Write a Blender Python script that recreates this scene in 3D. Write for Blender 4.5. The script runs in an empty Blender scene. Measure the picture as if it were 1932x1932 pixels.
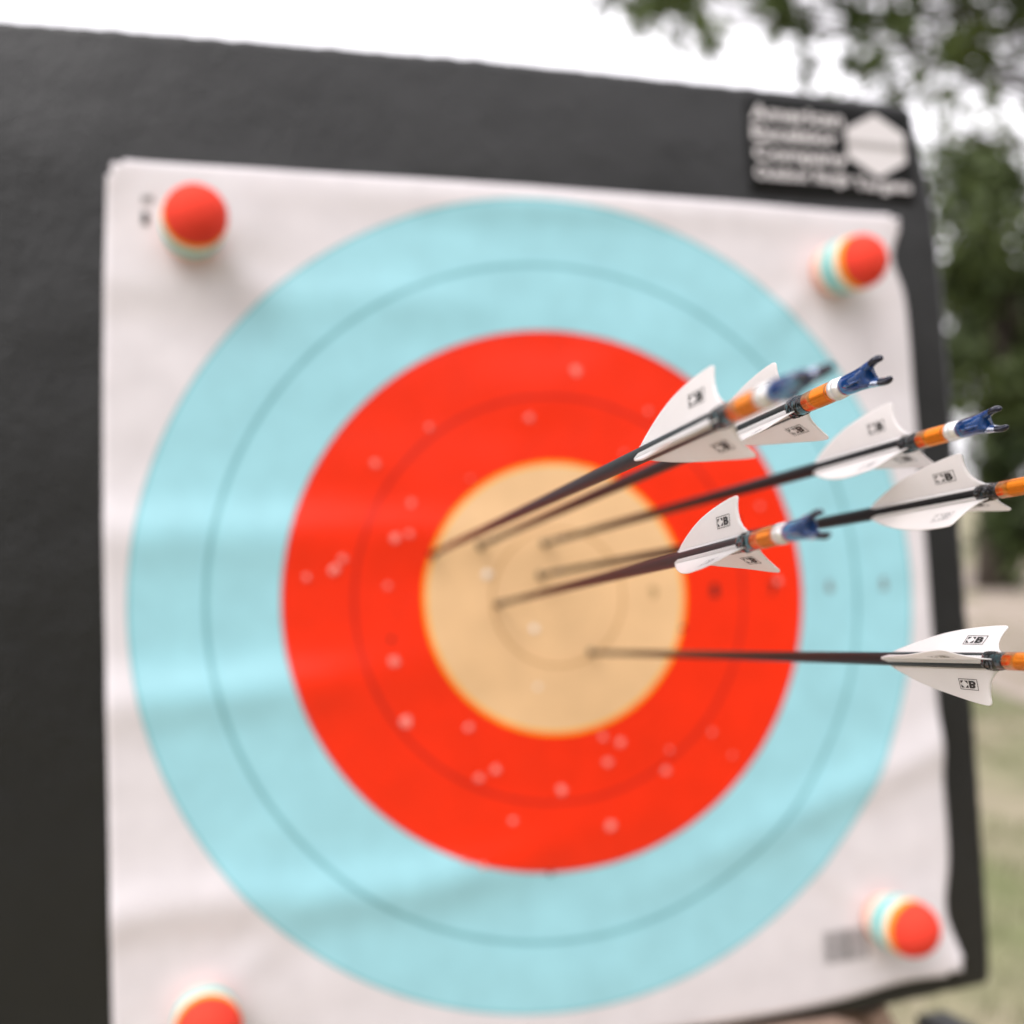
import bpy, bmesh, math, random
import numpy as np
from mathutils import Vector, Matrix, noise
R = math.radians
rng = random.Random(7)
nr = np.random.RandomState(11)

# ---------------------------------------------------------------- scene, camera, world, sun
sc = bpy.context.scene
sc.render.engine = 'CYCLES'
# "board frame" (millimetres): origin at the centre of the rings, X right, Z up along the face, Y into the foam.
# The butt leans back by LEAN; its centre stands 1.25 m above the ground.
LEAN = R(5.5)
MB = Matrix.Translation((0, 0, 1.25)) @ Matrix.Rotation(-LEAN, 4, 'X') @ Matrix.Diagonal((.001, .001, .001, 1))
CAM = Vector((-209.244, -712.333, -6.804))
CR = ((0.950353, 0.310562, 0.019517), (-0.308446, 0.948454, -0.072777), (-0.041113, 0.063144, 0.997157))
FPX, DX, DY, W0 = 2352.53, 153.63, 30.80, 1932.0
cam_d = bpy.data.cameras.new('camera')
cam = bpy.data.objects.new('camera', cam_d)
sc.collection.objects.link(cam)
rt, fw, up = (Vector([CR[i][k] for i in range(3)]) for k in range(3))
mrot = Matrix(((rt.x, up.x, -fw.x), (rt.y, up.y, -fw.y), (rt.z, up.z, -fw.z))).to_4x4()
cam.matrix_world = Matrix.Translation(MB @ CAM) @ Matrix.Rotation(-LEAN, 4, 'X') @ mrot
cam_d.sensor_width = 36
cam_d.sensor_fit = 'HORIZONTAL'
cam_d.lens = 36 * FPX / W0
cam_d.shift_x = -DX / W0
cam_d.shift_y = DY / W0
cam_d.clip_start = .01
cam_d.clip_end = 2000
cam_d.dof.use_dof = True
cam_d.dof.focus_distance = .288
cam_d.dof.aperture_fstop = 8.2
sc.camera = cam

SUN_EL, SUN_AZ = R(55), R(-45)          # azimuth measured from the -Y side towards -X
sun_dir = Vector((math.sin(SUN_AZ) * math.cos(SUN_EL), -math.cos(SUN_AZ) * math.cos(SUN_EL), math.sin(SUN_EL)))
world = bpy.data.worlds.new('World')
sc.world = world
world.use_nodes = True
nt = world.node_tree
nt.nodes.clear()
sky = nt.nodes.new('ShaderNodeTexSky')
sky.sky_type = 'NISHITA'
sky.sun_disc = False
sky.sun_elevation = SUN_EL
sky.sun_rotation = math.atan2(sun_dir.x, sun_dir.y)
sky.dust_density = 3
hs = nt.nodes.new('ShaderNodeHueSaturation')
hs.inputs['Saturation'].default_value = .12
mixw = nt.nodes.new('ShaderNodeMix')
mixw.data_type = 'RGBA'
mixw.inputs[0].default_value = .72      # the closed white cloud cover over the blue
mixw.inputs[7].default_value = (8.8, 8.5, 8.9, 1)
bg = nt.nodes.new('ShaderNodeBackground')
bg.inputs[1].default_value = .14
wo = nt.nodes.new('ShaderNodeOutputWorld')
nt.links.new(sky.outputs[0], hs.inputs['Color'])
nt.links.new(hs.outputs[0], mixw.inputs[6])
nt.links.new(mixw.outputs[2], bg.inputs[0])
nt.links.new(bg.outputs[0], wo.inputs[0])

sun_d = bpy.data.lights.new('sun', 'SUN')
sun_d.energy = .75
sun_d.angle = R(40)
sun_d.color = (1, .965, .93)
sun = bpy.data.objects.new('sun', sun_d)
sc.collection.objects.link(sun)
sun.rotation_euler = sun_dir.to_track_quat('Z', 'Y').to_euler()

sc.view_settings.view_transform = 'Standard'
sc.view_settings.look = 'None'
sc.view_settings.gamma = 1
sc.view_settings.exposure = .86
sc.view_settings.use_curve_mapping = False

# ---------------------------------------------------------------- materials
MATS = {}
def mat(name, col, rough=.6, metal=0., spec=.5, coat=0., trans=0., bump=0., bscale=200., var=0., vscale=30., col2=None, tl=0., ior=1.45):
    m = bpy.data.materials.new(name)
    m.use_nodes = True
    t = m.node_tree
    p = t.nodes['Principled BSDF']
    p.inputs['Base Color'].default_value = (*col, 1)
    p.inputs['Roughness'].default_value = rough
    p.inputs['Metallic'].default_value = metal
    p.inputs['Specular IOR Level'].default_value = spec
    p.inputs['Coat Weight'].default_value = coat
    p.inputs['Coat Roughness'].default_value = .08
    p.inputs['Transmission Weight'].default_value = trans
    p.inputs['IOR'].default_value = ior
    tc = t.nodes.new('ShaderNodeTexCoord')
    if var or col2:
        n = t.nodes.new('ShaderNodeTexNoise')
        n.inputs['Scale'].default_value = vscale
        n.inputs['Detail'].default_value = 6
        t.links.new(tc.outputs['Object'], n.inputs['Vector'])
        mr = t.nodes.new('ShaderNodeMapRange')
        mr.inputs[1].default_value = .35
        mr.inputs[2].default_value = .65
        t.links.new(n.outputs[0], mr.inputs[0])
        mx = t.nodes.new('ShaderNodeMix')
        mx.data_type = 'RGBA'
        c2 = col2 or tuple(c * (1 - var) for c in col)
        mx.inputs[6].default_value = (*col, 1)
        mx.inputs[7].default_value = (*c2, 1)
        t.links.new(mr.outputs[0], mx.inputs[0])
        t.links.new(mx.outputs[2], p.inputs['Base Color'])
    if bump:
        n = t.nodes.new('ShaderNodeTexNoise')
        n.inputs['Scale'].default_value = bscale
        n.inputs['Detail'].default_value = 5
        t.links.new(tc.outputs['Object'], n.inputs['Vector'])
        b = t.nodes.new('ShaderNodeBump')
        b.inputs['Strength'].default_value = 1
        b.inputs['Distance'].default_value = bump
        t.links.new(n.outputs[0], b.inputs['Height'])
        t.links.new(b.outputs[0], p.inputs['Normal'])
    if tl:
        tr = t.nodes.new('ShaderNodeBsdfTranslucent')
        tr.inputs[0].default_value = (*col, 1)
        ms = t.nodes.new('ShaderNodeMixShader')
        ms.inputs[0].default_value = tl
        t.links.new(p.outputs[0], ms.inputs[1])
        t.links.new(tr.outputs[0], ms.inputs[2])
        t.links.new(ms.outputs[0], t.nodes['Material Output'].inputs[0])
    MATS[name] = m
    return m

M_carbon = mat('carbon', (.006, .006, .0065), .36, spec=.14, bump=.00001, bscale=3000)
M_glue = mat('glue', (.006, .006, .007), .1, spec=.7)
M_orange = mat('anodised_orange', (.84, .24, .012), .27, metal=.92, spec=.5)
M_silver = mat('collar', (.82, .79, .77), .25, metal=.6, spec=.6)
M_nock = mat('nock_blue', (.008, .085, .34), .05, spec=.8, trans=.4, var=.5, vscale=260, coat=.3)
M_prong = mat('nock_dark', (.005, .006, .02), .12, spec=.5)
M_vane = mat('vane_white', (.90, .865, .86), .3, spec=.45, tl=.36, var=.03, vscale=120)
M_ink = mat('ink', (.012, .011, .011), .5)
M_ink_f = mat('ink_faint', (.42, .40, .395), .6)
M_num9 = mat('ink_on_gold', (.45, .28, .13), .6)
M_ink_s = mat('ink_soft', (.22, .205, .205), .6)
M_steel = mat('steel_point', (.07, .06, .05), .3, metal=.6)
M_label = mat('label_black', (.005, .005, .005), .5, spec=.22, bump=.00008, bscale=300)
M_labelw = mat('label_white', (.70, .665, .67), .6)
M_bargrey = mat('label_grey', (.40, .375, .37), .6)
M_torn = mat('torn_paper', (.90, .30, .25), .9)
M_torng = mat('torn_paper_light', (.88, .80, .72), .9)
M_hole = mat('hole_dark', (.03, .02, .018), .95)
M_red = mat('foam_red', (.84, .06, .035), .85, spec=.2, bump=.0002, bscale=900)
M_orangef = mat('foam_orange', (.95, .36, .02), .85, spec=.2)
M_cream = mat('foam_cream', (.86, .78, .68), .85, spec=.2)
M_teal = mat('foam_teal', (.20, .57, .56), .85, spec=.2)
M_peach = mat('foam_peach', (.86, .47, .36), .85, spec=.2)
M_wood = mat('stand_wood', (.52, .37, .29), .8, bump=.001, bscale=60, col2=(.27, .18, .135), vscale=14)
M_bracket = mat('bracket_dark', (.03, .03, .03), .5)
M_bark = mat('bark', (.075, .058, .045), .9, bump=.02, bscale=14, var=.4, vscale=9)
M_leaf = mat('leaf', (.06, .085, .025), .5, spec=.3, tl=.3, col2=(.13, .17, .05), vscale=1.5)
M_leafd = mat('leaf_dark', (.03, .048, .014), .55, spec=.35, tl=.2, col2=(.10, .13, .037), vscale=.8)

# black laminated foam: matt skin with a faint sheen and shallow pressed wrinkles
M_foam = bpy.data.materials.new('foam_black')
M_foam.use_nodes = True
t = M_foam.node_tree
p = t.nodes['Principled BSDF']
tc = t.nodes.new('ShaderNodeTexCoord')
n1 = t.nodes.new('ShaderNodeTexNoise'); n1.inputs['Scale'].default_value = 9; n1.inputs['Detail'].default_value = 7
n2 = t.nodes.new('ShaderNodeTexNoise'); n2.inputs['Scale'].default_value = 330; n2.inputs['Detail'].default_value = 4
t.links.new(tc.outputs['Object'], n1.inputs['Vector']); t.links.new(tc.outputs['Object'], n2.inputs['Vector'])
rp = t.nodes.new('ShaderNodeValToRGB')
rp.color_ramp.elements[0].position = .3; rp.color_ramp.elements[0].color = (.006, .0059, .0057, 1)
rp.color_ramp.elements[1].position = .7; rp.color_ramp.elements[1].color = (.012, .0118, .0113, 1)
t.links.new(n1.outputs[0], rp.inputs[0]); t.links.new(rp.outputs[0], p.inputs['Base Color'])
p.inputs['Roughness'].default_value = .37
p.inputs['Specular IOR Level'].default_value = .55
p.inputs['Sheen Weight'].default_value = .05
p.inputs['Sheen Roughness'].default_value = .4
ad = t.nodes.new('ShaderNodeMath'); ad.operation = 'MULTIPLY_ADD'; ad.inputs[1].default_value = .12
t.links.new(n2.outputs[0], ad.inputs[0]); t.links.new(n1.outputs[0], ad.inputs[2])
b = t.nodes.new('ShaderNodeBump'); b.inputs['Distance'].default_value = .004; b.inputs['Strength'].default_value = 1
t.links.new(ad.outputs[0], b.inputs['Height']); t.links.new(b.outputs[0], p.inputs['Normal'])

# printed target paper: rings by radius (metres, object space)
M_face = bpy.data.materials.new('printed_face')
M_face.use_nodes = True
t = M_face.node_tree
p = t.nodes['Principled BSDF']
p.inputs['Roughness'].default_value = .34
p.inputs['Specular IOR Level'].default_value = .42
at = t.nodes.new('ShaderNodeAttribute'); at.attribute_name = 'flat'      # unwrinkled sheet coordinates
ln = t.nodes.new('ShaderNodeVectorMath'); ln.operation = 'LENGTH'
t.links.new(at.outputs['Vector'], ln.inputs[0])
rad = ln.outputs['Value']
WHITE = (.725, .68, .70); BLUE = (.34, .655, .73); RED = (.88, .028, .003); GOLD = (.80, .515, .275)
zones = [(.020, GOLD), (.0205, (.72, .47, .25)), (.0396, GOLD), (.0412, (.58, .33, .15)), (.0788, GOLD), (.0812, (.95, .36, .015)), (.1190, RED), (.1212, (.58, .018, .008)),
         (.1590, RED), (.1603, (.50, .06, .06)), (.1985, BLUE), (.2012, (.19, .44, .49)), (.2387, BLUE), (.2402, (.17, .47, .52)), (9, WHITE)]
prev = None
for k, (rr, c) in enumerate(zones):
    if prev is None:
        rgb = t.nodes.new('ShaderNodeRGB'); rgb.outputs[0].default_value = (*c, 1); prev = rgb.outputs[0]; last = rr
        continue
    gt = t.nodes.new('ShaderNodeMath'); gt.operation = 'GREATER_THAN'; gt.inputs[1].default_value = last
    t.links.new(rad, gt.inputs[0])
    mx = t.nodes.new('ShaderNodeMix'); mx.data_type = 'RGBA'; mx.inputs[7].default_value = (*c, 1)
    t.links.new(gt.outputs[0], mx.inputs[0]); t.links.new(prev, mx.inputs[6]); prev = mx.outputs[2]
    last = rr
nz = t.nodes.new('ShaderNodeTexNoise'); nz.inputs['Scale'].default_value = 45; nz.inputs['Detail'].default_value = 5
t.links.new(at.outputs['Vector'], nz.inputs['Vector'])
mr = t.nodes.new('ShaderNodeMapRange'); mr.inputs[1].default_value = .3; mr.inputs[2].default_value = .7; mr.inputs[3].default_value = .94; mr.inputs[4].default_value = 1.03
t.links.new(nz.outputs[0], mr.inputs[0])
vm = t.nodes.new('ShaderNodeVectorMath'); vm.operation = 'SCALE'
t.links.new(prev, vm.inputs[0]); t.links.new(mr.outputs[0], vm.inputs['Scale'])
t.links.new(vm.outputs[0], p.inputs['Base Color'])
b = t.nodes.new('ShaderNodeBump'); b.inputs['Distance'].default_value = .00025; b.inputs['Strength'].default_value = .8
t.links.new(nz.outputs[0], b.inputs['Height']); t.links.new(b.outputs[0], p.inputs['Normal'])

# ---------------------------------------------------------------- helpers
COL = sc.collection
def obj(name, verts, faces, m, parent=None, mw=None, smooth=True, mats=None, fmat=None):
    me = bpy.data.meshes.new(name)
    me.from_pydata([tuple(v) for v in verts], [], faces)
    for mm in (mats or [m]):
        me.materials.append(mm)
    if fmat:
        me.polygons.foreach_set('material_index', fmat)
    if smooth:
        me.polygons.foreach_set('use_smooth', [True] * len(me.polygons))
    me.update()
    o = bpy.data.objects.new(name, me)
    COL.objects.link(o)
    if parent:
        o.parent = parent
    if mw is not None:
        o.matrix_world = mw
    return o
def tag(o, label=None, cat=None, group=None, kind=None):
    for k, v in (('label', label), ('category', cat), ('group', group), ('kind', kind)):
        if v: o[k] = v
    return o
def empty(name, mw):
    o = bpy.data.objects.new(name, None)
    o.empty_display_size = .01
    COL.objects.link(o)
    o.matrix_world = mw
    return o
def frame(origin_mm):
    """world matrix of an object standing in the board frame, metres, origin at origin_mm"""
    return MB @ Matrix.Translation(origin_mm) @ Matrix.Diagonal((1000, 1000, 1000, 1))
def mm(vs):
    return [(x * .001, y * .001, z * .001) for x, y, z in vs]
def lathe(prof, n=32, k=1., wob=None):
    """prof: list of (axis position, radius); revolves about local Z, in mm"""
    vs, fs = [], []
    for i, (z, r) in enumerate(prof):
        for j in range(n):
            a = 2 * math.pi * j / n
            rr = r * k + (wob(z, a) * k if wob else 0)
            vs.append((rr * math.cos(a), rr * math.sin(a), z))
    for i in range(len(prof) - 1):
        for j in range(n):
            fs.append((i * n + j, i * n + (j + 1) % n, (i + 1) * n + (j + 1) % n, (i + 1) * n + j))
    fs.append(tuple(reversed(range(n))))
    fs.append(tuple((len(prof) - 1) * n + j for j in range(n)))
    return vs, fs
_tc = {}
def text_geo(body, bold=0.):
    """glyph outlines of a line of text as flat triangles, (verts 2-D, faces, width, height)"""
    key = (body, bold)
    if key in _tc: return _tc[key]
    cu = bpy.data.curves.new('t', 'FONT')
    cu.body = body; cu.size = 1; cu.offset = bold; cu.resolution_u = 4
    o = bpy.data.objects.new('t', cu)
    COL.objects.link(o)
    dg = bpy.context.evaluated_depsgraph_get()
    me = bpy.data.meshes.new_from_object(o.evaluated_get(dg))
    vs = [(v.co.x, v.co.y) for v in me.vertices]
    fs = [tuple(p.vertices) for p in me.polygons]
    COL.objects.unlink(o); bpy.data.objects.remove(o); bpy.data.curves.remove(cu); bpy.data.meshes.remove(me)
    x0 = min(v[0] for v in vs); x1 = max(v[0] for v in vs); y0 = min(v[1] for v in vs); y1 = max(v[1] for v in vs)
    vs = [((x - x0) / (x1 - x0), (y - y0) / (y1 - y0)) for x, y in vs]
    _tc[key] = (vs, fs, x1 - x0, y1 - y0)
    return _tc[key]
def fit_text(body, x0, z0, w, h, bold=0.):
    vs, fs, _, _ = text_geo(body, bold)
    return [(x0 + x * w, z0 + y * h) for x, y in vs], fs
def gauss(x, c, s): return math.exp(-((x - c) / s) ** 2)
def box_vf(x0, x1, y0, y1, z0, z1):
    vs = [(x, y, z) for x in (x0, x1) for y in (y0, y1) for z in (z0, z1)]
    fs = [(0, 1, 3, 2), (4, 6, 7, 5), (0, 4, 5, 1), (2, 3, 7, 6), (0, 2, 6, 4), (1, 5, 7, 3)]
    return vs, fs
def tube(path, radii, n=10):
    vs, fs = [], []
    m_ = len(path)
    for i in range(m_):
        a = Vector(path[max(0, i - 1)]); c = Vector(path[min(m_ - 1, i + 1)])
        d = (c - a).normalized()
        u = d.orthogonal().normalized() if i == 0 else (u - d * u.dot(d)).normalized()
        w_ = d.cross(u)
        for j in range(n):
            an = 2 * math.pi * j / n
            vs.append(Vector(path[i]) + (u * math.cos(an) + w_ * math.sin(an)) * radii[i])
    for i in range(m_ - 1):
        for j in range(n):
            fs.append((i * n + j, i * n + (j + 1) % n, (i + 1) * n + (j + 1) % n, (i + 1) * n + j))
    fs.append(tuple(reversed(range(n)))); fs.append(tuple((m_ - 1) * n + j for j in range(n)))
    return vs, fs

# ---------------------------------------------------------------- ground
def gz(x, y):
    d = math.hypot(x, y)
    return .03 * noise.noise(Vector((x * .35, y * .35, 0))) * min(1, d / 3) + (max(0, d - 30) * .02) * noise.noise(Vector((x * .01, y * .01, 3)))
rs = [0] + [.4 * 1.16 ** i for i in range(58)]
vs, fs = [], []
NA = 96
for r_ in rs:
    for j in range(NA):
        a = 2 * math.pi * j / NA
        vs.append((r_ * math.cos(a), r_ * math.sin(a), gz(r_ * math.cos(a), r_ * math.sin(a))))
for i in range(len(rs) - 1):
    for j in range(NA):
        fs.append((i * NA + j, (i + 1) * NA + j, (i + 1) * NA + (j + 1) % NA, i * NA + (j + 1) % NA))
M_ground = bpy.data.materials.new('ground'); M_ground.use_nodes = True
t = M_ground.node_tree; p = t.nodes['Principled BSDF']; p.inputs['Roughness'].default_value = .95; p.inputs['Specular IOR Level'].default_value = .2
tc = t.nodes.new('ShaderNodeTexCoord')
a1 = t.nodes.new('ShaderNodeTexNoise'); a1.inputs['Scale'].default_value = .55; a1.inputs['Detail'].default_value = 8; a1.inputs['Roughness'].default_value = .6
a2 = t.nodes.new('ShaderNodeTexNoise'); a2.inputs['Scale'].default_value = 6; a2.inputs['Detail'].default_value = 8
t.links.new(tc.outputs['Object'], a1.inputs['Vector']); t.links.new(tc.outputs['Object'], a2.inputs['Vector'])
r1 = t.nodes.new('ShaderNodeValToRGB'); e = r1.color_ramp.elements
e[0].position = .36; e[0].color = (.15, .165, .075, 1); e[1].position = .66; e[1].color = (.37, .30, .235, 1)
x_ = e.new(.5); x_.color = (.25, .225, .145, 1)
r2 = t.nodes.new('ShaderNodeMapRange'); r2.inputs[3].default_value = .6; r2.inputs[4].default_value = 1.35
t.links.new(a1.outputs[0], r1.inputs[0]); t.links.new(a2.outputs[0], r2.inputs[0])
vm = t.nodes.new('ShaderNodeVectorMath'); vm.operation = 'SCALE'
t.links.new(r1.outputs[0], vm.inputs[0]); t.links.new(r2.outputs[0], vm.inputs['Scale']); t.links.new(vm.outputs[0], p.inputs['Base Color'])
tag(obj('ground', vs, fs, M_ground), kind='structure')

# pale dirt path crossing behind, to the right
M_path = mat('path_dirt', (.40, .335, .29), .95, spec=.15, col2=(.29, .245, .185), vscale=2.2, bump=.01, bscale=20)
vs, fs = [], []
PT = [(5.2, -2), (5.6, 2), (6.1, 5.5), (7.2, 8.6), (9.3, 11.8), (13, 15.5), (20, 20)]
pp = []
for i in range(len(PT) - 1):
    for k in range(8):
        f_ = k / 8; pp.append((PT[i][0] * (1 - f_) + PT[i + 1][0] * f_, PT[i][1] * (1 - f_) + PT[i + 1][1] * f_))
for i, (x, y) in enumerate(pp):
    a = pp[max(0, i - 1)]; c = pp[min(len(pp) - 1, i + 1)]
    d = Vector((c[0] - a[0], c[1] - a[1])).normalized()
    for s_ in (-1, -.5, 0, .5, 1):
        w_ = (1.5 + .25 * noise.noise(Vector((x, y, s_ * 5)))) * s_
        xx, yy = x - d.y * w_, y + d.x * w_
        vs.append((xx, yy, gz(xx, yy) + .012 - .008 * abs(s_)))
for i in range(len(pp) - 1):
    for k in range(4):
        fs.append((i * 5 + k, i * 5 + k + 1, (i + 1) * 5 + k + 1, (i + 1) * 5 + k))
tag(obj('path', vs, fs, M_path), kind='structure')

# grass blades (stuff)
M_grass = mat('grass', (.13, .15, .06), .7, spec=.2, tl=.3, col2=(.27, .25, .15), vscale=2.5)
N = 26000
rr_ = 1.0 + 11 * nr.rand(N) ** .8
aa = nr.rand(N) * 2 * math.pi
aa[:17000] = R(38) + (nr.rand(17000) - .5) * R(70)
gx, gy = rr_ * np.cos(aa), rr_ * np.sin(aa)
vs, fs = [], []
k0 = 0
for i in range(N):
    if noise.noise(Vector((gx[i] * .9, gy[i] * .9, 7))) < -.12: continue
    x, y = gx[i], gy[i]; z = gz(x, y)
    a = nr.rand() * 6.283; h = .025 + .05 * nr.rand(); w_ = .003 + .003 * nr.rand()
    dx_, dy_ = math.cos(a) * w_, math.sin(a) * w_; lx, ly = (nr.rand() - .5) * h, (nr.rand() - .5) * h
    vs += [(x - dx_, y - dy_, z - .003), (x + dx_, y + dy_, z - .003), (x + lx, y + ly, z + h)]
    fs.append((k0, k0 + 1, k0 + 2)); k0 += 3
tag(obj('grass', vs, fs, M_grass, smooth=False), 'short dry green grass growing round the target stand', 'grass', kind='stuff')

# ---------------------------------------------------------------- trees
def leaves(centres, radii, counts, size, seed, flat=1.):
    r = np.random.RandomState(seed)
    P = np.concatenate([c + (lambda q: q / np.linalg.norm(q, axis=1, keepdims=True) * (r.rand(len(q), 1) ** .45))(r.randn(n, 3)) * np.array([1, 1, flat]) * rad
                        for c, rad, n in zip(centres, radii, counts)])
    n = len(P)
    d = r.randn(n, 3); d[:, 2] -= .4; d /= np.linalg.norm(d, axis=1, keepdims=True)
    q = r.randn(n, 3); w_ = np.cross(d, q); w_ /= np.linalg.norm(w_, axis=1, keepdims=True)
    nn = np.cross(d, w_)
    s = size * (.6 + .8 * r.rand(n, 1))
    V = np.stack([P, P + d * s * .5 + w_ * s * .3 + nn * s * .08, P + d * s, P + d * s * .5 - w_ * s * .3 + nn * s * .08], 1).reshape(-1, 3)
    return V
def mesh_quads(name, V, m, parent):
    n = len(V) // 4
    me = bpy.data.meshes.new(name)
    me.vertices.add(n * 4); me.vertices.foreach_set('co', V.astype(np.float32).ravel())
    me.loops.add(n * 4); me.loops.foreach_set('vertex_index', np.arange(n * 4, dtype=np.int32))
    me.polygons.add(n); me.polygons.foreach_set('loop_start', np.arange(0, n * 4, 4, dtype=np.int32))
    me.materials.append(m); me.update(calc_edges=True); me.validate()
    o = bpy.data.objects.new(name, me); COL.objects.link(o); o.parent = parent
    o['kind'] = 'stuff'
    return o
def tree(x, y, trunk_h, crown, leafn, size, m, label, seed, group=None, limbs=(), lean=(0, 0), tr=.16, cname='tree', cat='tree', flat=.8):
    """crown: list of (dx, dy, z, radius) lobes relative to the foot"""
    root = empty(cname, Matrix.Translation((x, y, gz(x, y) - .02)))
    tag(root, label, cat, group)
    r = random.Random(seed)
    top = Vector((lean[0], lean[1], trunk_h))
    path = [Vector((0, 0, 0)) + top * f_ + Vector((r.uniform(-1, 1), r.uniform(-1, 1), 0)) * .06 * (1 if 0 < f_ < 1 else 0) for f_ in (0, .1, .3, .5, .7, .85, 1)]
    v, f = tube(path, [tr * 1.5, tr * 1.1, tr, tr * .9, tr * .75, tr * .6, tr * .45], 12)
    obj('trunk', v, f, M_bark, root)
    for (cx, cy, cz, rad) in list(crown) + list(limbs):
        tk = min(1, rad / .5) ** 1.3
        s_ = top * r.uniform(.55, .98)
        e_ = Vector((cx, cy, cz))
        mid = s_.lerp(e_, .5) + Vector((r.uniform(-.2, .2), r.uniform(-.2, .2), .12 * (e_ - s_).length))
        pts = [s_ * (1 - u) ** 2 + mid * 2 * u * (1 - u) + e_ * u * u for u in (0, .2, .4, .6, .8, 1)]
        v, f = tube(pts, [tr * .42 * tk + .004, tr * .34 * tk + .004, tr * .26 * tk + .004, tr * .18 * tk + .003, tr * .11 * tk + .003, .003], 7)
        obj('limb', v, f, M_bark, root)
    tot = sum(c[3] ** 2 for c in crown)
    cs, rd, cn = [], [], []
    rn = np.random.RandomState(seed)
    for (cx, cy, cz, rad) in crown:
        sub = max(3, int(14 * min(1, rad)))
        for k in range(sub):
            q = rn.randn(3); q /= np.linalg.norm(q); q *= rad * .75 * rn.rand() ** .4; q[2] *= flat
            cs.append(np.array([cx, cy, cz]) + q); rd.append(rad * rn.uniform(.22, .5)); cn.append(max(4, int((leafn * rad ** 2 / tot / sub) if rad > .3 else 5)))
    V = leaves(cs, rd, cn, size, seed)
    mesh_quads('crown', V, m, root)
    return root

# the overhanging tree: its trunk stands right of the frame and its twigs hang over the top right of the butt
TX, TY = 6.2, 5.2
def rel(x, y, z, r): return (x - TX, y - TY, z, r)
lobes = [rel(2.35, 5.35, 3.86, .1), rel(2.5, 5.3, 3.97, .12), rel(1.6, 5.5, 4.08, .08), rel(1.75, 5.5, 4.02, .08), rel(2.2, 5.4, 3.92, .1), rel(1.99, 5.45, 3.90, .14), rel(2.04, 5.44, 3.79, .09), rel(1.28, 5.62, 4.02, .09), rel(2.12, 5.4, 3.97, .12)]
rl = random.Random(12)
for k in range(190):
    x_ = rl.uniform(2.2, 4.5); u_ = min(1, max(0, (x_ - 2.2) / 1.5))
    z_ = rl.uniform(3.1, 4.15) if u_ > .35 else rl.uniform(3.62, 4.15)
    if rl.random() > (.25 + .75 * min(1, max(0, (z_ - 3.05) / .7))) * (.35 + .65 * u_): continue
    lobes.append(rel(x_, 5.15 - (x_ - 2.81) * .62 + rl.uniform(-.5, .5), z_, rl.uniform(.07, .17)))
lobes += [rel(3.2, 5.2, 4.5, .5), rel(4.2, 4.8, 4.5, .5), rel(2.2, 5.6, 4.8, .5), rel(5.2, 5.4, 4.6, .9), rel(6.4, 5.0, 5.0, 1.1), rel(7.4, 5.8, 4.6, .9), rel(5.6, 6.4, 5.2, .9), rel(4.4, 5.4, 5.2, .8)]
tree(TX, TY, 4.6, lobes, 22000, .105, M_leaf, 'tree with thin hanging twigs whose pale green leaves overhang the top right', 5, tr=.14)

# dense dark tree right behind the butt, and others further round
tree(9.9, 13.2, 4.6, [(0, 0, 4.6, 1.7), (.9, -.2, 3.6, 1.5), (-.15, .3, 3.0, 1.25), (.4, -.6, 2.5, 1.2), (1.8, .2, 4.2, 1.5), (1.5, -.4, 2.3, 1.1), (2.6, .4, 3.0, 1.3), (.1, -.3, 1.75, .75), (-.6, 0, 4.0, .8), (.3, 0, 1.1, .8), (1.1, -.3, 1.2, .8), (0, -.6, .8, .8), (.9, -.8, .7, .8), (-.3, -.2, 5.4, .8)],
     11500, .19, M_leafd, 'dense dark green tree standing on the grass right of the black butt', 8, tr=.2, group='dark trees beyond the range')
tree(17.5, 20, 5.5, [(0, 0, 6, 2.6), (1.8, -1, 4.6, 2), (-1.9, .4, 4.7, 2), (0, -.8, 3.4, 1.8), (2.6, 1, 3.2, 1.7)],
     16000, .26, M_leafd, 'rounded dark tree farther off behind the dense tree beyond the path', 9, tr=.24, group='dark trees beyond the range')
for i, (x, y, s_, lb) in enumerate([(-9, 26, 1.0, 'broad dark tree hidden behind the left half of the target'), (-2, 30, 1.15, 'broad dark tree hidden behind the middle of the target'),
                                    (5, 31, .95, 'broad dark tree hidden behind the right half of the target'), (22, 17, 1.0, 'broad dark tree outside the right edge of the view')]):
    tree(x, y, 3.6 * s_, [(0, 0, 3.9 * s_, 1.9 * s_), (1.6 * s_, 0, 3 * s_, 1.5 * s_), (-1.6 * s_, .3, 3 * s_, 1.5 * s_)], 6000, .3, M_leafd, lb, 20 + i, tr=.22, group='dark trees beyond the range')

# unseen trees added behind the archer to darken the low reflections in the foam
for i, (x, y, s_, lb) in enumerate([(5.5, -8.5, 1.35, 'tall dark unseen tree added behind the archer on the right to darken the foam sheen'), (.8, -11.5, 1.5, 'tall dark unseen tree added straight behind the archer to darken the foam sheen'), (-4.6, -13, 1.2, 'tall dark unseen tree added behind the archer on the left to darken the foam sheen'),
                                    (10.5, -4, 1.4, 'tall dark unseen tree added to the far right of the archer to darken the foam sheen'), (-10, -14, 1.1, 'tall dark unseen tree added far behind the archer on the left to darken the foam sheen')]):
    tree(x, y, 3.4 * s_, [(0, 0, 4.1 * s_, 1.9 * s_), (1.7 * s_, 0, 2.9 * s_, 1.5 * s_), (-1.7 * s_, .3, 2.8 * s_, 1.5 * s_), (0, 1.0, 2.0 * s_, 1.5 * s_), (1.5 * s_, .2, 1.3 * s_, 1.2 * s_), (-1.5 * s_, .2, 1.3 * s_, 1.2 * s_)], 5200, .42, M_leafd, lb, 40 + i, tr=.24, group='unseen trees added behind the archer to darken reflections')

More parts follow.
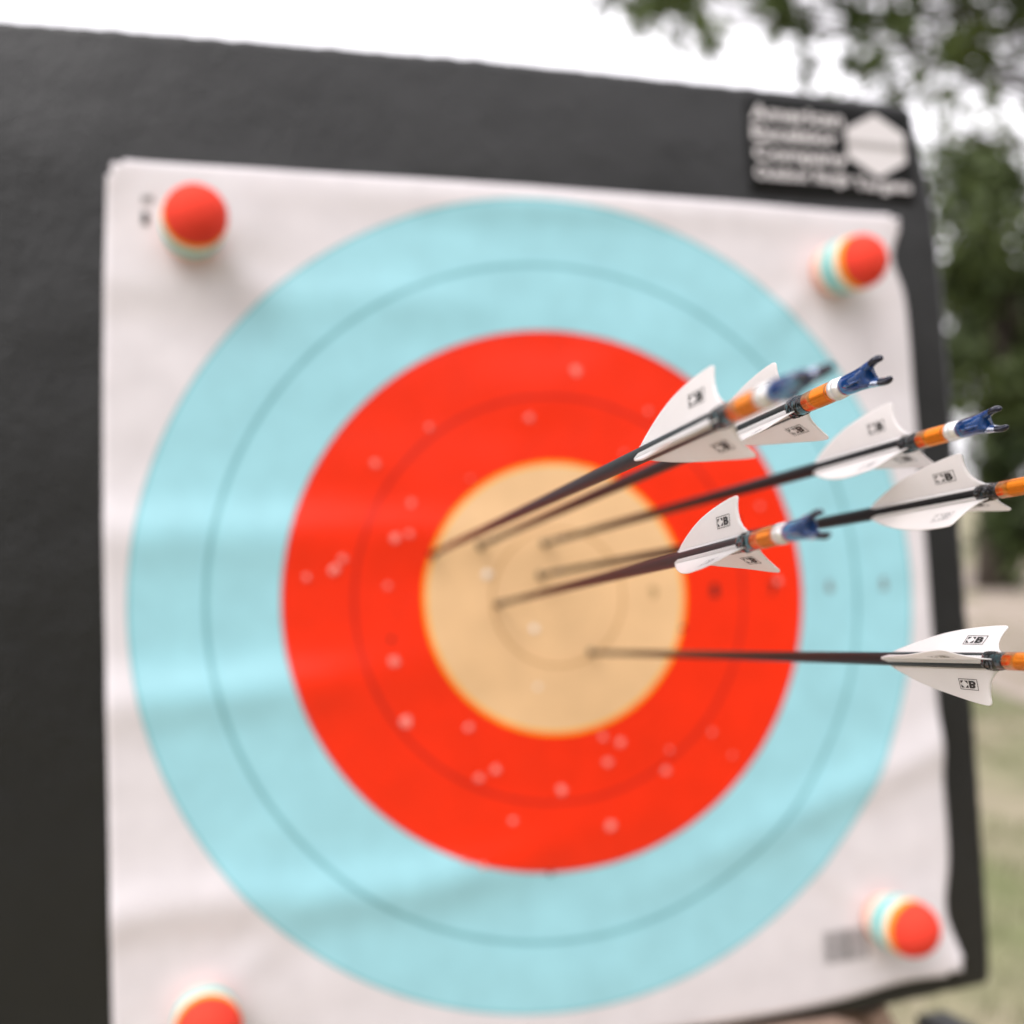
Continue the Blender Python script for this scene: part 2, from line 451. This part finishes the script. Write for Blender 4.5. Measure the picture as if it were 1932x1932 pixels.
# ---------------------------------------------------------------- foam butt
def outline():
    key = [(-345, -264), (-345, 317), (-298, 321), (-50, 326), (140, 325), (240, 323.5), (259, 322.5), (262.5, 319), (266, 303), (270.8, 279), (276, 250), (279, 200), (281.5, 100), (283, 0), (284.5, -133), (284.8, -200), (284.4, -256), (282, -262), (186, -267.5), (107, -265), (-100, -264)]
    pts = []
    for i in range(len(key)):
        a, c = Vector(key[i]), Vector(key[(i + 1) % len(key)])
        n = max(1, int((c - a).length / 4))
        for k in range(n):
            q = a.lerp(c, k / n)
            nrm = Vector((c - a).normalized()); nrm = Vector((-nrm.y, nrm.x))
            j = .7 * noise.noise(Vector((q.x * .13, q.y * .13, 0))) + .5 * noise.noise(Vector((q.x * .45, q.y * .45, 4)))
            if q.y > 300: j += .5 * (noise.noise(Vector((q.x * .06, 9, 0))) > .1)
            pts.append(q + nrm * j)
    return pts
ol = outline()
n = len(ol)
ctr = Vector((-30, 30))
vs, fs = [], []
rings = [(5.5, -0.0), (2.2, .35), (.6, 1.6), (0, 4.0), (0, 40), (0, 80), (0, 118), (3, 122)]
for ins, y in rings:
    for q in ol:
        d = (ctr - q).normalized()
        w_ = .8 * noise.noise(Vector((q.x * .02, y * .3, q.y * .02))) if 4 < y < 120 else 0
        vs.append((q.x + d.x * (ins + w_), y, q.y + d.y * (ins + w_)))
for i in range(len(rings) - 1):
    for j in range(n):
        fs.append((i * n + j, (i + 1) * n + j, (i + 1) * n + (j + 1) % n, i * n + (j + 1) % n))
fs.append(tuple(range(n))); fs.append(tuple((len(rings) - 1) * n + j for j in reversed(range(n))))
butt = empty('target_butt', frame((0, 60, -262)))
tag(butt, 'thick black foam archery butt leaning on its wooden stand behind the paper target', 'archery butt')
OFF = Vector((0, 60, -262))
def sub(vs, o_=OFF): return [((x - o_.x) * .001, (y - o_.y) * .001, (z - o_.z) * .001) for x, y, z in vs]
obj('foam_block', sub(vs), fs, M_foam, butt)
# brand label stuck to the top right corner
vs, fs = [], []
LX0, LX1, LZ0, LZ1 = 139.2, 260.5, 255.0, 318.5
lab = empty('maker_label', frame((LX0, -.5, LZ0)))
lab.parent = butt; lab.matrix_world = frame((LX0, -.5, LZ0))
nx, nzz = 24, 12
for i in range(nx + 1):
    for j in range(nzz + 1):
        u, v = i / nx, j / nzz
        x = u * (LX1 - LX0) + (.8 * v if i == nx else 0); z = v * (LZ1 - LZ0) - .5 * u
        vs.append((x * .001, -.0004 - .0004 * math.sin(u * 7 + v * 3), z * .001))
for i in range(nx):
    for j in range(nzz):
        a = i * (nzz + 1) + j; fs.append((a, a + nzz + 1, a + nzz + 2, a + 1))
pl = obj('label_sheet', vs, fs, M_label, lab)
so = pl.modifiers.new('s', 'SOLIDIFY'); so.thickness = .0003; so.offset = 1
def label_piece(name, vv, ff, m):
    obj(name, [(x * .001, -.0012, z * .001) for x, z in vv], ff, m, lab, smooth=False)
LH = LZ1 - LZ0
for body, x0, w_, zt, h_ in (('American', 2.0, 67, 6.0, 10.2), ('Excelsior', 2.6, 62, 19.2, 10.0), ('Company', 3.2, 68, 32.6, 12.4), ('Outdoor Range', 3.6, 68, 46.2, 11.0), ('Targets', 75, 43, 49.0, 10.5)):
    vv, ff = fit_text(body, x0, LH - zt - h_, w_, h_, .028)
    label_piece('lettering', vv, ff, M_labelw)
hx, hz = 93.0, LH - 26.8
hexa = [(hx, hz + 21.5), (hx + 22, hz + 9.5), (hx + 22.5, hz - 9.8), (hx + 1, hz - 21.5), (hx - 21.5, hz - 9), (hx - 22.5, hz + 9.5)]
label_piece('hexagon_mark', hexa, [tuple(range(6))], M_labelw)
obj('hexagon_band', [(x * .001, -.0014, z * .001) for x, z in [(hx - 22, hz - 2.2), (hx + 22, hz - 3.2), (hx + 22, hz + 1.8), (hx - 22, hz + 2.8)]], [(0, 1, 2, 3)], M_bargrey, lab, smooth=False)

# ---------------------------------------------------------------- wooden stand
st = empty('target_stand', Matrix.Translation((0, .1, 0)))
tag(st, 'weathered wooden stand carrying the black foam butt, its rail just below the edge', 'stand')
stm = st.matrix_world.inverted()
def stand_part(name, v, f, m=M_wood, smooth=False):
    return obj(name, [stm @ (MB @ Vector(q)) for q in v], f, m, st, smooth=smooth)
# rounded front rail
path = [(-360, 6, -302)] + [(-300 + 40 * i, 6 + 2 * math.sin(i), -302 + 1.2 * math.sin(i * 1.7)) for i in range(12)] + [(168, 6, -302), (184, 6, -303), (191, 6, -304)]
v, f = tube(path, [35] * 13 + [34.5, 29, 17], 20)
stand_part('front_rail', v, f, smooth=True)
v, f = box_vf(-330, 268, 84, 118, -287, -267.5); stand_part('rear_rail', v, f)
v, f = box_vf(257, 280, 12, 50, -352, -293); stand_part('bracket', v, f, M_bracket)
v, f = tube([(205, 20, -272), (262, 26, -380)], [10, 10], 8); stand_part('brace', v, f)
for x in (-300, 236):
    foot = (MB.inverted() @ Vector((x * .001 * 1.05, -.12, -.02))); v, f = tube([(x, 100, -285), tuple(foot)], [24, 24], 8); stand_part('leg', v, f)
    foot = (MB.inverted() @ Vector((x * .001, .75, -.02))); v, f = tube([(x, 150, 180), tuple(foot)], [22, 22], 8); stand_part('leg', v, f)
v, f = box_vf(-330, 268, 127, 160, 150, 200); stand_part('top_rail', v, f)

# ---------------------------------------------------------------- paper target face
PINS = [(-204, 207.5), (190.5, 204.5), (203.5, -209.5), (-205, -212)]
def face_y(x, z):
    """height of the wrinkled sheet, mm, negative = towards the archer"""
    h = 1.2
    h += 3.2 * gauss(z + .04 * x, 34, 17) * (1 / (1 + math.exp((x + 20) / 40)))
    h += 3.9 * gauss(z - .05 * x, -36, 15) * (1 / (1 + math.exp((x + 110) / 25)))
    h += 4.2 * gauss(z - .10 * x - 8 * math.sin(x * .02), -142, 15) * (1 / (1 + math.exp((x + 10) / 35)))
    h += 3.6 * gauss(z - .33 * x, -190, 15) * (1 / (1 + math.exp((80 - x) / 25)))
    h += 1.9 * gauss(z + .03 * x, 172, 14) * (1 / (1 + math.exp((x + 60) / 35)))
    h += 2.2 * gauss(z, 238, 11) * gauss(x, 30, 190)
    h += 1.2 * gauss(x - .1 * z, 165, 14) * gauss(z, -10, 90)
    h += 1.3 * noise.noise(Vector((x * .012, z * .02, 1))) + 0.35 * noise.noise(Vector((x * .03, z * .045, 5)))
    for px, pz in PINS:
        d2 = (x - px) ** 2 + (z - pz) ** 2
        h = h * (1 - .9 * math.exp(-d2 / 900))
        h += .0
    for (px, pz), a_ in zip(PINS, (-40, -140, 140, 40)):
        ex, ez = math.cos(R(a_)), math.sin(R(a_))
        al = (x - px) * ex + (z - pz) * ez; ac = -(x - px) * ez + (z - pz) * ex
        if al > -5:
            h += .5 * math.exp(-((al - 45) / 40) ** 2) * math.cos(ac / (3.2 + al * .05)) * math.exp(-(ac / (10 + al * .35)) ** 2)
    # curling corners
    h += 15 * math.exp(-math.hypot(x - 262, z + 246) / 17) + 7 * math.exp(-math.hypot(x - 252, z - 248) / 15) + 4 * math.exp(-math.hypot(x + 246, z - 249) / 16)
    return -max(h, .5) - .6
def warp(u, v):
    """u,v in -1..1 -> sheet position"""
    x = u * 254; z = v * 252
    if u > 0:
        x += u ** 6 * (-1 - 5.5 * v - 1 * abs(v) ** 14 * (v < 0) - 4 * abs(v) ** 6 * (v > 0) + 3 * abs(v) ** 20 * (v > 0))
        x += -7.5 * u ** 8 * (gauss(v, .87, .07) + .9 * gauss(v, -.84, .09))
    else:
        x += abs(u) ** 6 * (3.0 - .5 * v + 5.5 * v * v * (v > 0))
    z += abs(v) ** 6 * ((-4.2 - 2.5 * u * (1 if u > 0 else 0) - 1.0 * abs(u) ** 3) if v > 0 else (-6.5 + 9 * abs(u) ** 3 * (u > 0) - 2.5 * gauss(u, .5, .35) + 2 * gauss(u, .84, .1)))
    # dog-eared round corners
    if abs(u) > .97 and abs(v) > .97:
        x -= math.copysign(2.2, u); z -= math.copysign(2.2, v)
    return x, z
NG = 150
vs, fs, flat = [], [], []
for i in range(NG + 1):
    for j in range(NG + 1):
        u, v = -1 + 2 * i / NG, -1 + 2 * j / NG
        x, z = warp(u, v)
        vs.append((x * .001, face_y(x, z) * .001, z * .001)); flat += [x * .001, 0, z * .001]
for i in range(NG):
    for j in range(NG):
        a = i * (NG + 1) + j; fs.append((a, a + NG + 1, a + NG + 2, a + 1))
face = empty('paper_target', frame((0, 0, 0)))
tag(face, 'square paper target face with gold, red and pale blue rings pinned to the black foam', 'paper target')
sheet = obj('paper_sheet', vs, fs, M_face, face)
att = sheet.data.attributes.new('flat', 'FLOAT_VECTOR', 'POINT'); att.data.foreach_set('vector', flat)
so = sheet.modifiers.new('s', 'SOLIDIFY'); so.thickness = .0003; so.offset = -1
def on_face(name, v2, f, m, lift=.12, label=None):
    o = obj(name, [(x * .001, (face_y(x, z) - lift) * .001 - .0003, z * .001) for x, z in v2], f, m, face, smooth=False)
    if label: o['label'] = label
    return o
for dgt, x, z in (('9', 60, .5), ('8', 100.5, .5), ('7', 140.5, .5), ('6', 180, .5), ('5', 219.5, .5)):
    v2, f = fit_text(dgt, x - 2.6, z - 4, 5.2, 8, .03)
    on_face('ring_number', v2, f, M_num9 if dgt == '9' else M_ink_s if dgt in '56' else M_ink)
v2, f = [], []
xb = 163.
rb = random.Random(3)
while xb < 192:
    w_ = rb.choice((.5, .8, 1.2, 1.7)); k = len(v2)
    v2 += [(xb, -234), (xb + w_, -234), (xb + w_, -214.5), (xb, -214.5)]; f.append((k, k + 1, k + 2, k + 3)); xb += w_ + rb.choice((.5, .7, 1.1))
on_face('barcode', v2, f, M_ink_s, .25)
on_face('printed_mark', [(-228.5, 224), (-223, 224.6), (-223, 228.2), (-228.5, 227.6)], [(0, 1, 2, 3)], M_ink_s, .25)
on_face('printed_mark', [(-228.8, 212), (-225.6, 211.4), (-225.2, 219), (-228.6, 219.4)], [(0, 1, 2, 3)], M_ink, .25)

HOLES = [(16, 136, 1), (-14, 107, 1), (-74, 101, .7), (-106, 80, .9), (45, 86, .5), (-51, 71, .5), (-86, 57, .7), (-88, 39, 1), (-96, 37, .9), (-126, 26, 1), (-131, 20, 1), (-146, 16, .8), (-101, 10, .6), (62, 112, .6),
         (-99, -33, 1), (-93, -67, 1.15), (-57, -73, .9), (-42, -98, 1), (-52, -102, .9), (-33, -128, .9), (-3, -113, 1), (26, -136, 1), (26, -99, 1), (24, -84, .9), (35, -88, .9), (66, -95, .6), (63, -107, .9), (94, -86, .8),
         (107, -101, .5), (-52, -151, .6), (-43, 15, 1), (-16, -18, 1.1), (144, 5, .8), (134, 52, .7), (-15, -52, .6), (-62, -148, .5)]
def arrow_hole(x, z, s_, dark=False):
    r = random.Random(int(x * 31 + z * 7))
    n_ = 11
    vs = [(0, .25, 0)]; fs = []; fm = []
    for k, (rd, yy) in enumerate(((.5, .1), (1.2, -.75), (2.0, -.35), (2.5, .0))):
        for j in range(n_):
            a = 2 * math.pi * j / n_
            q = rd * s_ * (1 + r.uniform(-.22, .22) * (k > 0))
            vs.append((q * math.cos(a), yy + r.uniform(-.3, .1) * (k == 1), q * math.sin(a)))
    for j in range(n_): fs.append((0, 1 + (j + 1) % n_, 1 + j)); fm.append(1 if dark or (x * 7 + z) % 3 < 1 else 0)
    for k in range(3):
        for j in range(n_):
            a = 1 + k * n_ + j; b_ = 1 + k * n_ + (j + 1) % n_
            fs.append((a, b_, b_ + n_, a + n_)); fm.append(1 if dark else 0)
    y0 = face_y(x, z) - .35
    gold = math.hypot(x, z) < 80
    o = obj('arrow_hole', [((vx + x) * .001, (vy + y0) * .001, (vz + z) * .001) for vx, vy, vz in vs], fs, None, face, mats=[M_torng if gold else M_torn, M_hole], fmat=fm, smooth=False)
    return o
for x, z, s_ in HOLES: arrow_hole(x, z, s_ * (.75 + .5 * ((x * 13 + z * 5) % 10) / 10))
for x, z in ((-47, 30), (78, -22), (62, 18), (118, 44), (-100, -20), (-12, -160)): arrow_hole(x, z, .55, True)

# ---------------------------------------------------------------- striped foam ball pins
pin_labels = ['striped foam ball pin at the upper left corner of the paper, beside the printed marks',
              'striped foam ball pin at the upper right corner of the paper, below the black label',
              'striped foam ball pin at the lower right corner of the paper, beside the barcode',
              'striped foam ball pin at the lower left corner, cut off by the photo']
bands = [('peach_band', M_peach, 0, 10), ('cream_band', M_cream, 10, 13), ('teal_band', M_teal, 13, 22.5), ('cream_band', M_cream, 22.5, 27.5), ('orange_band', M_orangef, 27.5, 33), ('red_cap', M_red, 33, 49)]
TILT = [(5, -2), (13, 2), (7, 2), (3, 1)]
def pin_r(s_):
    if s_ < 14: return 14 + 2.9 * math.sin(min(1, s_ / 14) * math.pi / 2)
    if s_ < 30: return 16.9
    q = (s_ - 30) / 19.2
    return 16.9 * max(0, 1 - q ** 2.3) ** .5
for k, (px, pz) in enumerate(PINS):
    y0 = face_y(px, pz)
    mw = MB @ Matrix.Translation((px, y0, pz)) @ Matrix.Rotation(R(TILT[k][0]), 4, 'Z') @ Matrix.Rotation(R(90 + TILT[k][1]), 4, 'X') @ Matrix.Rotation(k * 1.3, 4, 'Z') @ Matrix.Diagonal((1000, 1000, 1000, 1))
    root = empty('foam_ball_pin', mw)
    tag(root, pin_labels[k], 'pin', 'striped foam ball pins holding the paper')
    rj = random.Random(k)
    for nm_, m_, s0, s1 in bands:
        prof = []
        for i in range(13):
            s_ = s0 + (s1 - s0) * i / 12
            if i == 0: s_ += .03
            groove = .35 * (gauss(i, 0, .9) + gauss(i, 12, .9))
            prof.append((s_, max(.3, pin_r(s_) - groove)))
        v, f = lathe(prof, 36, 1, lambda z_, a: .25 * noise.noise(Vector((math.cos(a) * 2 + k * 5, math.sin(a) * 2, z_ * .1))))
        obj(nm_, mm(v), f, m_, root)
    v, f = lathe([(-40, .5), (-5, 1.2), (1, 1.2), (1.5, .2)], 10); obj('pin_shank', mm(v), f, M_steel, root)

# ---------------------------------------------------------------- arrows
LEADP = [(-61.4, 0), (-60.4, .8), (-57.5, 2.0), (-52, 4.0), (-45, 6.2), (-37, 8.15), (-29, 9.6), (-22, 10.6), (-17, 11.15), (-14.4, 11.33), (-12.6, 11.4)]
TRAILP = [(-3.2, 0), (-5.4, .7), (-7.8, 2.2), (-9.6, 4.2), (-10.6, 6.6), (-10.9, 8.6), (-10.8, 10.2), (-10.9, 10.8), (-11.5, 11.25), (-12.3, 11.4)]
HV = 11.4
def interp(pts, h):
    for (s0, h0), (s1, h1) in zip(pts, pts[1:]):
        if h <= h1: return s0 + (s1 - s0) * ((h - h0) / (h1 - h0) if h1 > h0 else 0)
    return pts[-1][0]
SR = 1.95
KV = .82
def make_arrow(T, O, ks, phis, nock_phi, label, seed, curl=1.2):
    T, O = Vector(T), Vector(O)
    d = (O - T).normalized(); L = (O - T).length
    X = (CAM - O); X = (X - d * X.dot(d)).normalized()      # towards where the archer's side view is
    Y = d.cross(X)
    Rm = Matrix(((X.x, Y.x, d.x), (X.y, Y.y, d.y), (X.z, Y.z, d.z))).to_4x4()
    T.y = 0
    root = empty('arrow', MB @ Matrix.Translation(T) @ Rm @ Matrix.Diagonal((1000, 1000, 1000, 1)))
    tag(root, label, 'arrow', 'arrows stuck in the gold')
    rs_ = random.Random(seed)
    # shaft and point
    v, f = lathe([(58, 1.62), (120, 1.7), (L * .5, 1.85), (L - 80, SR), (L - 9, SR), (L - .1, SR)], 32, ks); obj('shaft', mm(v), f, M_carbon, root)
    v, f = lathe([(-70, .2), (-58, 1.3), (20, 1.5), (57.9, 1.58)], 24, ks); obj('point', mm(v), f, M_steel, root)
    # glossy tied-off wrap behind the vanes, with its threads
    v, f = lathe([(L - 9.2, SR + .02)] + [(L - 9 + i * .28, SR + .16) for i in range(32)] + [(L - .05, SR + .05)], 40, ks,
                 lambda z_, a: .34 * abs(noise.noise(Vector((math.cos(a) * 1.7, math.sin(a) * 1.7, z_ * .55 + seed * 9)))) * (1 if z_ > L - 8.9 and z_ < L - 3.2 else .12) + .05 * noise.noise(Vector((math.cos(a) * 5, math.sin(a) * 5, z_ * 2))))
    wr = obj('glue_wrap', mm(v), f, M_glue, root)
    for q in range(3):
        a0 = rs_.uniform(0, 6.28); pts = []
        for i in range(14):
            a = a0 + i * .32; z_ = L - 8.3 + q * 1.5 + .9 * math.sin(i * 1.1 + q) + i * .12
            r_ = (SR + .34) * ks; pts.append((r_ * math.cos(a), r_ * math.sin(a), z_))
        v, f = tube(pts, [.13] * 14, 6); obj('thread', mm(v), f, M_glue, wr)
    # anodised ring with machined grooves
    prof = [(L, 1.9), (L + .25, 2.16)]
    z_ = L + 5.2
    prof.append((z_, 2.2))
    while z_ < L + 12.4:
        prof += [(z_ + .18, 2.2), (z_ + .28, 2.13), (z_ + .42, 2.13), (z_ + .52, 2.2)]; z_ += .62
    prof += [(L + 13.7, 2.2), (L + 14.0, 2.1)]
    v, f = lathe(prof, 36, ks); obj('orange_ring', mm(v), f, M_orange, root)
    v, f = lathe([(L + 14.02, 2.05), (L + 14.2, 2.3), (L + 15.6, 2.3), (L + 15.8, 2.2), (L + 16.1, 2.2), (L + 16.4, 2.26), (L + 18.0, 2.18), (L + 18.6, 1.7)], 36, ks); obj('silver_collar', mm(v), f, M_silver, root)
    # nock: flattened body, two prongs curving outwards
    ca, sa = math.cos(R(nock_phi)), -math.sin(R(nock_phi))       # fork plane direction in local x,y
    def place(a_, b_, z_): return ((a_ * ca - b_ * sa) * ks * .98, (a_ * sa + b_ * ca) * ks * .98, z_)
    vs, fs = [], []
    sect = [(18.3, 1.5, 1.5), (18.9, 1.95, 1.95), (20.2, 2.15, 2.1), (22.5, 2.2, 2.15), (25, 2.22, 2.05), (27.5, 2.35, 1.9), (29.5, 2.5, 1.8), (30.8, 2.6, 1.65), (31.6, 2.5, 1.5), (31.9, 1.9, 1.1)]
    nn_ = 28
    for s_, a_, b_ in sect:
        for j in range(nn_):
            an = 2 * math.pi * j / nn_
            c_, s2 = math.cos(an), math.sin(an)
            aa_ = a_ * math.copysign(abs(c_) ** .85, c_); bb_ = b_ * math.copysign(abs(s2) ** .9, s2)
            sc_ = s_
            if s_ > 30.5: sc_ = s_ - 1.7 * (1 - abs(c_)) ** 1.2     # the throat of the string groove
            vs.append(place(aa_, bb_, L + sc_))
    for i in range(len(sect) - 1):
        for j in range(nn_):
            fs.append((i * nn_ + j, i * nn_ + (j + 1) % nn_, (i + 1) * nn_ + (j + 1) % nn_, (i + 1) * nn_ + j))
    fs.append(tuple((len(sect) - 1) * nn_ + j for j in range(nn_)))
    # index ridge along one side
    k0 = len(vs)
    rv, rf = tube([place(.0, 2.0, L + 21), place(0, 2.3, L + 23), place(0, 2.25, L + 26), place(0, 1.8, L + 29)], [.1, .35, .35, .15], 8)
    vs += [tuple(q) for q in rv]; fs += [tuple(q + k0 for q in ff) for ff in rf]
    nk = obj('nock', mm(vs), fs, M_nock, root)
    for sgn in (-1, 1):
        pts = [(1.45, 28.6), (1.65, 30.4), (1.85, 32.0), (2.1, 33.4), (2.3, 34.7), (2.35, 35.8), (2.25, 36.8), (2.15, 37.5)]
        rad_ = [.9, 1.0, .9, .8, .78, .76, .66, .3]
        ws = [1.3, 1.35, 1.25, 1.15, 1.05, .95, .8, .4]
        vs, fs = [], []
        for (a_, s_), ra_, wa in zip(pts, rad_, ws):
            for j in range(14):
                an = 2 * math.pi * j / 14
                vs.append(place(sgn * (a_ + ra_ * math.cos(an)), wa * math.sin(an), L + s_))
        for i in range(len(pts) - 1):
            for j in range(14): fs.append((i * 14 + j, i * 14 + (j + 1) % 14, (i + 1) * 14 + (j + 1) % 14, (i + 1) * 14 + j))
        fs.append(tuple((len(pts) - 1) * 14 + j for j in range(14)))
        obj('prong', mm(vs), fs, None, nk, mats=[M_nock, M_prong], fmat=[0] * (14 * 3) + [1] * (len(fs) - 42))
    # vanes
    for vi, ph in enumerate(phis):
        jit = rs_.uniform(-.25, .25)
        def P(s_, h, off=0.):
            a = R(ph + 5 * (s_ + 30) / 52.)
            er = Vector((math.cos(a), -math.sin(a), 0)); et = Vector((-math.sin(a), -math.cos(a), 0))
            q = h / HV
            lat = (curl + jit) * q * q + .35 * math.sin((s_ + 20) * .11) * q
            r_ = SR + .05 + h * KV
            return (er * r_ * ks + et * (lat * ks + off)) + Vector((0, 0, L + s_))
        NH, NS = 22, 26
        vs, fs = [], []
        for i in range(NH + 1):
            h = HV * (1 - (1 - i / NH) ** 1.35) if i else 0
            h = min(h, HV)
            s0, s1 = interp(LEADP, h), interp(TRAILP, h)
            for j in range(NS + 1): vs.append(P(s0 + (s1 - s0) * j / NS, h))
        for i in range(NH):
            for j in range(NS):
                a = i * (NS + 1) + j; fs.append((a, a + 1, a + NS + 2, a + NS + 1))
        vn = obj('vane', mm(vs), fs, M_vane, root)
        so = vn.modifiers.new('s', 'SOLIDIFY'); so.thickness = .00028 * ks; so.offset = 0
        # adhesive foot hugging the shaft
        vs, fs = [], []
        for i in range(15):
            s_ = -61.8 + (61.8 - 8.4) * i / 14
            wd = 1.15 if i else .45
            for j in range(7):
                u = -1 + j / 3.
                a = R(ph + 5 * (s_ + 30) / 52.) + u * wd / SR * .9
                r_ = (SR + .10 + .28 * (1 - u * u)) * ks
                vs.append((r_ * math.cos(a), -r_ * math.sin(a), L + s_))
        for i in range(14):
            for j in range(6): a = i * 7 + j; fs.append((a, a + 1, a + 8, a + 7))
        ft = obj('vane_foot', mm(vs), fs, M_vane, vn)
        # printed box logo on both sides
        g = []
        def quad(x0, z0, x1, z1):
            k = len(lv); lv.extend([(x0, z0), (x1, z0), (x1, z1), (x0, z1)]); lf.append((k, k + 1, k + 2, k + 3))
        for side in (-1, 1):
            lv, lf = [], []
            w_, h_ = 9.2, 3.5
            lw = .17
            for q in range(6):
                quad(w_ * q / 6, 0, w_ * (q + 1) / 6, lw); quad(w_ * q / 6, h_ - lw, w_ * (q + 1) / 6, h_)
            quad(0, lw, lw * 1.4, h_ - lw); quad(w_ - lw * 1.4, lw, w_, h_ - lw)
            # left cell: four dark corners round a pale diamond
            cx0, cx1, cz0, cz1 = .75, 4.3, .6, h_ - .6
            mx_, mz_ = (cx0 + cx1) / 2, (cz0 + cz1) / 2
            for (ax, az) in ((cx0, cz0), (cx0, cz1), (cx1, cz0), (cx1, cz1)):
                k = len(lv); lv.extend([(ax, az), (mx_ + (mx_ - ax) * -.12, az), (ax, mz_ + (mz_ - az) * -.12)]); lf.append((k, k + 1, k + 2))
            tv, tf = fit_text('B', 4.9, .55, 3.3, h_ - 1.1, .045)
            k = len(lv); lv.extend(tv); lf.extend([tuple(q + k for q in ff) for ff in tf])
            s0_, h0_ = -25, 3.5
            vv = [P(s0_ + x, h0_ + z, side * .22) for x, z in lv]
            obj('printed_logo', mm(vv), lf, M_ink_f if vi == 1 else M_ink, vn, smooth=False)
    return root
ARROWS = [
    ((-74.8, 0, 27.4), (-116.2, -511.7, 26.9), .93, (111, -4, -121), 6, 'nearest arrow, topmost shaft, its blurred blue nock seen side-on over the second arrow'),
    ((-46.9, 0, 31.7), (-69.7, -452.5, 39.2), 1.08, (88, -19, -134), 88, 'arrow with open forked nock highest in the photo, partly behind the nearest arrow'),
    ((-7.8, 0, 32.1), (-19.0, -420.6, 34.8), 1.1, (85, -31, -150), 84, 'arrow whose forked nock points over the dark trees, third shaft from the top'),
    ((-11.2, 0, 13.3), (-15.6, -449.4, 18.2), 1.0, (70, -46, -160), 80, 'arrow with bold black vane logo and cut-off nock, fourth shaft from the top'),
    ((-36.9, 0, -2.6), (-99.4, -483.2, 5.4), .91, (91, -26, -142), 86, 'arrow with short stubby nock in front of the red ring, centre right of the gold'),
    ((19.3, 0, -33.7), (-43.1, -485.4, -21.9), .89, (123, 7, -107), 60, 'lowest arrow, nearly level, reaching the right edge of the photo by itself')]
for k, (T_, O_, ks_, ph_, np_, lb_) in enumerate(ARROWS):
    make_arrow(T_, O_, ks_, ph_, np_, lb_, k, .3 if k in (0, 5) else 1.4)
    arrow_hole(T_[0], T_[2], .95, True)
